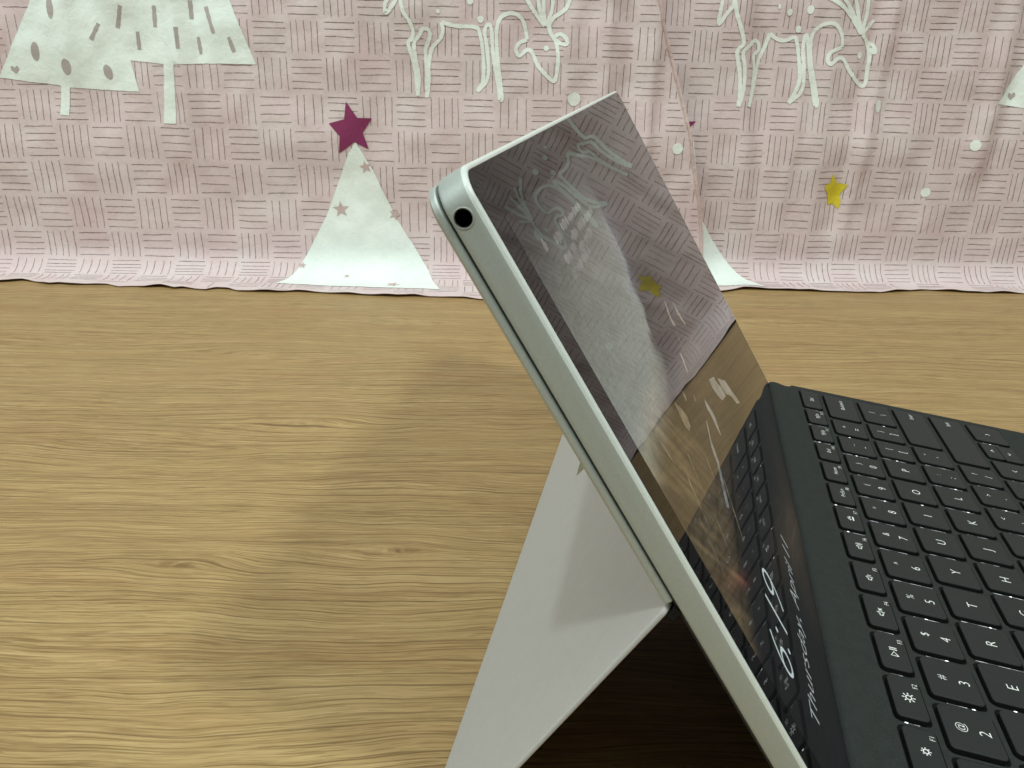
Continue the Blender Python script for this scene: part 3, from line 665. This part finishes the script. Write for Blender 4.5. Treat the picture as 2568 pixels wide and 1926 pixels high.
for i, (a, b) in zip((8, 9, 10), (('<', ','), ('>', '.'), ('?', '/'))): KEYS.append(['Z', U0['Z'], U0['Z']+14.3, V0['Z']+19*i, V0['Z']+19*i+15.8, ('two', a, b)])
wide('Z', 0, V0['Z']+19-3.2, ('left', 'Shift')); wide('Z', V0['Z']+19*11, VEND, ('right', 'Shift'))
BD = 15.2
ub = U0['B']
for v0, v1, c in ((0, 16, ('left', 'Ctrl')), (19, 35, ('mid', 'Fn')), (38, 54, ('icon', 'win')), (57, 73, ('mid', 'Alt')), (76, V0['B']+19*8-3.2, ('none',)),
                  (V0['B']+19*8, V0['B']+19*8+15.8, ('mid', 'Alt')), (V0['B']+19*9, V0['B']+19*9+15.8, ('icon', 'menu')), (V0['B']+19*10, V0['B']+19*10+15.8, ('icon', 'al')), (V0['B']+19*12, VEND, ('icon', 'ar'))):
    KEYS.append(['B', ub, ub+BD, v0, v1, c])
va = V0['B']+19*11
KEYS.append(['B', ub, ub+7.4, va, va+15.8, ('icon', 'au')]); KEYS.append(['B', ub+7.7, ub+BD, va, va+15.8, ('icon', 'ad')])

KZ, LZ = .15, -.55                                      # key tops and the lattice between them
UB, UF, VN, VF = -27.7, 187.0, -15.0, 279.93
def deck():
    """cover with a real well for every key; the back border is a soft raised spine"""
    u_a, u_b = -14.2, 88.5
    outer = [(u_a, VN), (u_b, VN), (u_b, VF), (u_a, VF)]
    bm = bmesh.new(); eds = []
    def loop(pts):
        vs = [bm.verts.new((x, y, LZ)) for x, y in pts]
        for i in range(len(vs)): eds.append(bm.edges.new((vs[i], vs[(i+1) % len(vs)])))
        return vs
    lo = loop(resample(outer+[outer[0]], 12)[:-1])
    wells = []
    for rw, a, b, c, d, cp in KEYS:
        if cp == ('icon', 'ad'): continue
        if cp == ('icon', 'au'): b = ub+BD
        wells.append(loop(rrect(a-1.0, b+.55, c-1.45, d+.75, 2.1, 4)))
    bmesh.ops.triangle_fill(bm, use_beauty=True, use_dissolve=False, edges=eds, normal=(0, 0, 1))
    for ws in wells:
        bot = [bm.verts.new((v.co.x, v.co.y, LZ-1.6)) for v in ws]; n = len(ws)
        for i in range(n): bm.faces.new((ws[i], ws[(i+1) % n], bot[(i+1) % n], bot[i]))
    o = bm_obj('deck', bm, M['deck'], kb)
    return o
deck()
# dark floor under the keys
v, f = loft([[(x, y, z) for x, y in rrect(-13.8, 88, VN+1, VF-1, 2, 3)] for z in (-3.0, -1.9)]); mesh_obj('key_membrane', v, f, M['gap'], kb)
def spine():
    """raised back border: a rounded lip at the fold, a shallow valley, then level with the lattice"""
    prof = []
    pts = [(-23.2, -4.7), (-25.6, -3.6), (-27.2, -2.2), (-27.5, -1.6), (-27.2, -1.0), (-26.5, -.45), (-25.6, -.18), (-24.5, -.02), (-23.3, -.02), (-22.2, -.18), (-21.1, -.45), (-20, -.72), (-18.9, -.86), (-17.8, -.84), (-16.4, -.72), (-15.2, -.6), (-14.2, LZ)]
    n = 60; V, F = [], []; m = len(pts)
    ys = [VN, VN+.4, VN+1.2, VN+3]+[VN+6+(VF-VN-12)*i/n for i in range(n+1)]+[VF-3, VF-1.2, VF-.4, VF]
    for y in ys:
        e = min(y-VN, VF-y); r = 3.0; cut = 0 if e >= r else r-math.sqrt(max(0, r*r-(r-e)**2))
        for u, z in pts:
            uu = u if u > -23 else max(u, UB+cut*.9+.2); zz = z-(cut*.35 if u < -16 else 0)
            V.append((min(uu, -14.2) if u < -14.2 else u, y, zz+.05*nz(u/3, y/7)))
    for j in range(len(ys)-1):
        for i in range(m-1):
            q = j*m+i; F.append((q, q+m, q+m+1, q+1))
    F += [tuple(range(m)), tuple(reversed(range((len(ys)-1)*m, len(ys)*m)))]
    o = mesh_obj('spine', V, F, M['deck'], kb, True)
    es = o.modifiers.new('edge_split', 'EDGE_SPLIT'); es.split_angle = math.radians(60)
spine()
def palm():
    pts = [(88.5, LZ), (UF-3, LZ), (UF-.8, LZ-.5), (UF, LZ-1.6), (UF-.4, -4.0), (UF-2, -4.7), (-14.2, -4.7), (-14.2, -3.1), (88.5, -3.1)]
    V = [(u, y, z) for y in (VN, VF) for u, z in pts]; m = len(pts)
    F = [(i, (i+1) % m, m+(i+1) % m, m+i) for i in range(m)]+[tuple(reversed(range(m))), tuple(range(m, 2*m))]
    mesh_obj('palm_rest', V, F, M['deck'], kb)
    v, f = loft([[(x, y, z) for x, y in rrect(112, 168, 82, 183, 2, 4)] for z in (LZ-.2, LZ+.04)]); mesh_obj('touchpad', v, f, M['key'], kb)
    for y0, y1 in ((VN, VN+.9), (VF-.9, VF)):
        v, f = loft([[(x, y, z) for x, y in ((-14.2, y0), (88.5, y0), (88.5, y1), (-14.2, y1))] for z in (-3.1, LZ-.02)]); mesh_obj('side_rim', v, f, M['deck'], kb)
palm()
# fabric strip that folds up against the lower bezel
def strip():
    R2 = Matrix.Rotation(-TAU, 3, 'Y')
    def loc(s, y, dep):
        p = Vector(tp(s, y, dep))-Vector((18.09005669, 8.74569356, 28.36044369)); return R2 @ p
    V, F = loft([[tuple(loc(s, y, d)) for y, s in rrect(1, TW-1, 1.0, 24.5, 2, 3)] for d in (-.15, -.95)])
    mesh_obj('hinge_strip', V, F, M['strap'], kb)
strip()

def icon(name, k=1.0):
    P = []
    def s(pts, w=.34): P.append(ribbon([(x*k, y*k) for x, y in pts], w*k))
    def ring_(r, w=.34, a0=0, a1=2*PI, cx=0, cy=0): s([(cx+r*math.cos(a0+(a1-a0)*i/16), cy+r*math.sin(a0+(a1-a0)*i/16)) for i in range(17)], w)
    if name in ('sun', 'sun2'):
        ro, ri = (.75, 1.05) if name == 'sun' else (.85, 1.2)
        ring_(ro)
        for q in range(8):
            t = q*PI/4; L_ = .35 if name == 'sun' else .75; s([(ri*math.cos(t), ri*math.sin(t)), ((ri+L_)*math.cos(t), (ri+L_)*math.sin(t))], .36)
    elif name == 'play':
        s([(-2.0, -1.15), (-2.0, 1.15), (0, 0), (-2.0, -1.15)]); s([(.9, -1.2), (.9, 1.2)], .4); s([(1.8, -1.2), (1.8, 1.2)], .4)
    elif name in ('mute', 'vol1', 'vol2'):
        s([(-2.0, -.5), (-2.0, .5), (-1.2, .5), (-.2, 1.3), (-.2, -1.3), (-1.2, -.5), (-2.0, -.5)], .34)
        if name == 'mute': s([(.5, -.6), (1.8, .6)]); s([(.5, .6), (1.8, -.6)])
        else:
            ring_(.9, .32, -.9, .9, .0, 0)
            if name == 'vol2': ring_(1.6, .32, -.9, .9, .1, 0)
    elif name == 'kbd':
        s([(-1.5, -1.1), (1.5, -1.1)], .55)
        for t in (.45, 1.0, 1.57, 2.14, 2.7): s([(.7*math.cos(t), -.5+.7*math.sin(t)), (1.7*math.cos(t), -.5+1.7*math.sin(t))], .34)
    elif name == 'win':
        for x in (-.6, .6):
            for y in (-.6, .6): s([(x-.45, y), (x+.45, y)], .9)
    elif name == 'menu':
        for y in (-.9, 0, .9): s([(-1.2, y), (1.2, y)], .3)
    elif name in ('al', 'ar', 'au', 'ad'):
        a = {'ar': 0, 'au': PI/2, 'al': PI, 'ad': -PI/2}[name]; pt = [(-.5, 1.0), (.6, 0), (-.5, -1.0)]
        s([(x*math.cos(a)-y*math.sin(a), x*math.sin(a)+y*math.cos(a)) for x, y in pt], .36)
    return P
def join(parts):
    V, F = [], []
    for v, f in parts:
        k = len(V); V += v; F += [tuple(i+k for i in g) for g in f]
    return V, F
TX = {}
def txt(s, h, w=-.012):
    if (s, h) not in TX: TX[(s, h)] = text_mesh(s, h, w)
    return TX[(s, h)]
def legends(cp, du, dv):
    """2-D pieces in (v right, -u up) centred on the key"""
    k = cp[0]
    if k == 'none': return []
    if k == 'one': return [put2d(txt(cp[1], 3.4), 0, -2.0)]
    if k == 'two': return [put2d(txt(cp[1], 2.5), .5, 1.5, 1.5 if cp[1] == '_' else 1), put2d(txt(cp[2], 3.2), 0, -4.9 if cp[2] in '1234567890' else -4.6)]
    if k == 'mid': return [put2d(txt(cp[1], 2.0), 3.4 if cp[1] == 'Backspace' else 0, -1.2)]
    if k == 'left': return [put2d(txt(cp[1], 2.0), -dv/2+5.5, -1.2)]
    if k == 'right': return [put2d(txt(cp[1], 2.0), dv/2-6.2, -1.2)]
    if k == 'icon': return icon(cp[1])
    if k == 'frow':
        c = [put2d(txt(cp[2], 1.45), 5.2, -3.6)]
        if len(cp[1]) > 2 and cp[1][0].isupper(): c.append(put2d(txt(cp[1], 1.75), 1.0, -1.2))
        else: c += [put2d(p, 0, -.2) for p in icon(cp[1], .92)]
        return c
    return []
random.seed(21)
kmesh = {}
for rw, a, b, c, d, cp in KEYS:
    du, dv = b-a, d-c; key = (round(du, 2), round(dv, 2))
    if key not in kmesh:
        pr = [(.0, -1.7, 1.5), (.0, -.28, 1.5), (.10, -.08, 1.5), (.32, 0, 1.4)]
        v, f = loft([[(x, y, z) for x, y in rrect(-du/2+i, du/2-i, -dv/2+i, dv/2-i, r, 4)] for i, z, r in pr], False, True)
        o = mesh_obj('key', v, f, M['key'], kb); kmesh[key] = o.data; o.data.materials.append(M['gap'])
        for p in o.data.polygons[:len(f)//3]: p.material_index = 1  # side walls near black: the shade of the gap put into the key colour
    else: o = link(bpy.data.objects.new('key', kmesh[key]), kb)
    o.location = ((a+b)/2*S, (c+d)/2*S, (KZ+random.uniform(-.05, .05))*S)
    lg = legends(cp, du, dv)
    if lg:
        V, F = join(lg); mesh_obj('legend', [(-y, x, .025) for x, y in V], F, M['legend'], o)
    # light leaking past the near rim of the well
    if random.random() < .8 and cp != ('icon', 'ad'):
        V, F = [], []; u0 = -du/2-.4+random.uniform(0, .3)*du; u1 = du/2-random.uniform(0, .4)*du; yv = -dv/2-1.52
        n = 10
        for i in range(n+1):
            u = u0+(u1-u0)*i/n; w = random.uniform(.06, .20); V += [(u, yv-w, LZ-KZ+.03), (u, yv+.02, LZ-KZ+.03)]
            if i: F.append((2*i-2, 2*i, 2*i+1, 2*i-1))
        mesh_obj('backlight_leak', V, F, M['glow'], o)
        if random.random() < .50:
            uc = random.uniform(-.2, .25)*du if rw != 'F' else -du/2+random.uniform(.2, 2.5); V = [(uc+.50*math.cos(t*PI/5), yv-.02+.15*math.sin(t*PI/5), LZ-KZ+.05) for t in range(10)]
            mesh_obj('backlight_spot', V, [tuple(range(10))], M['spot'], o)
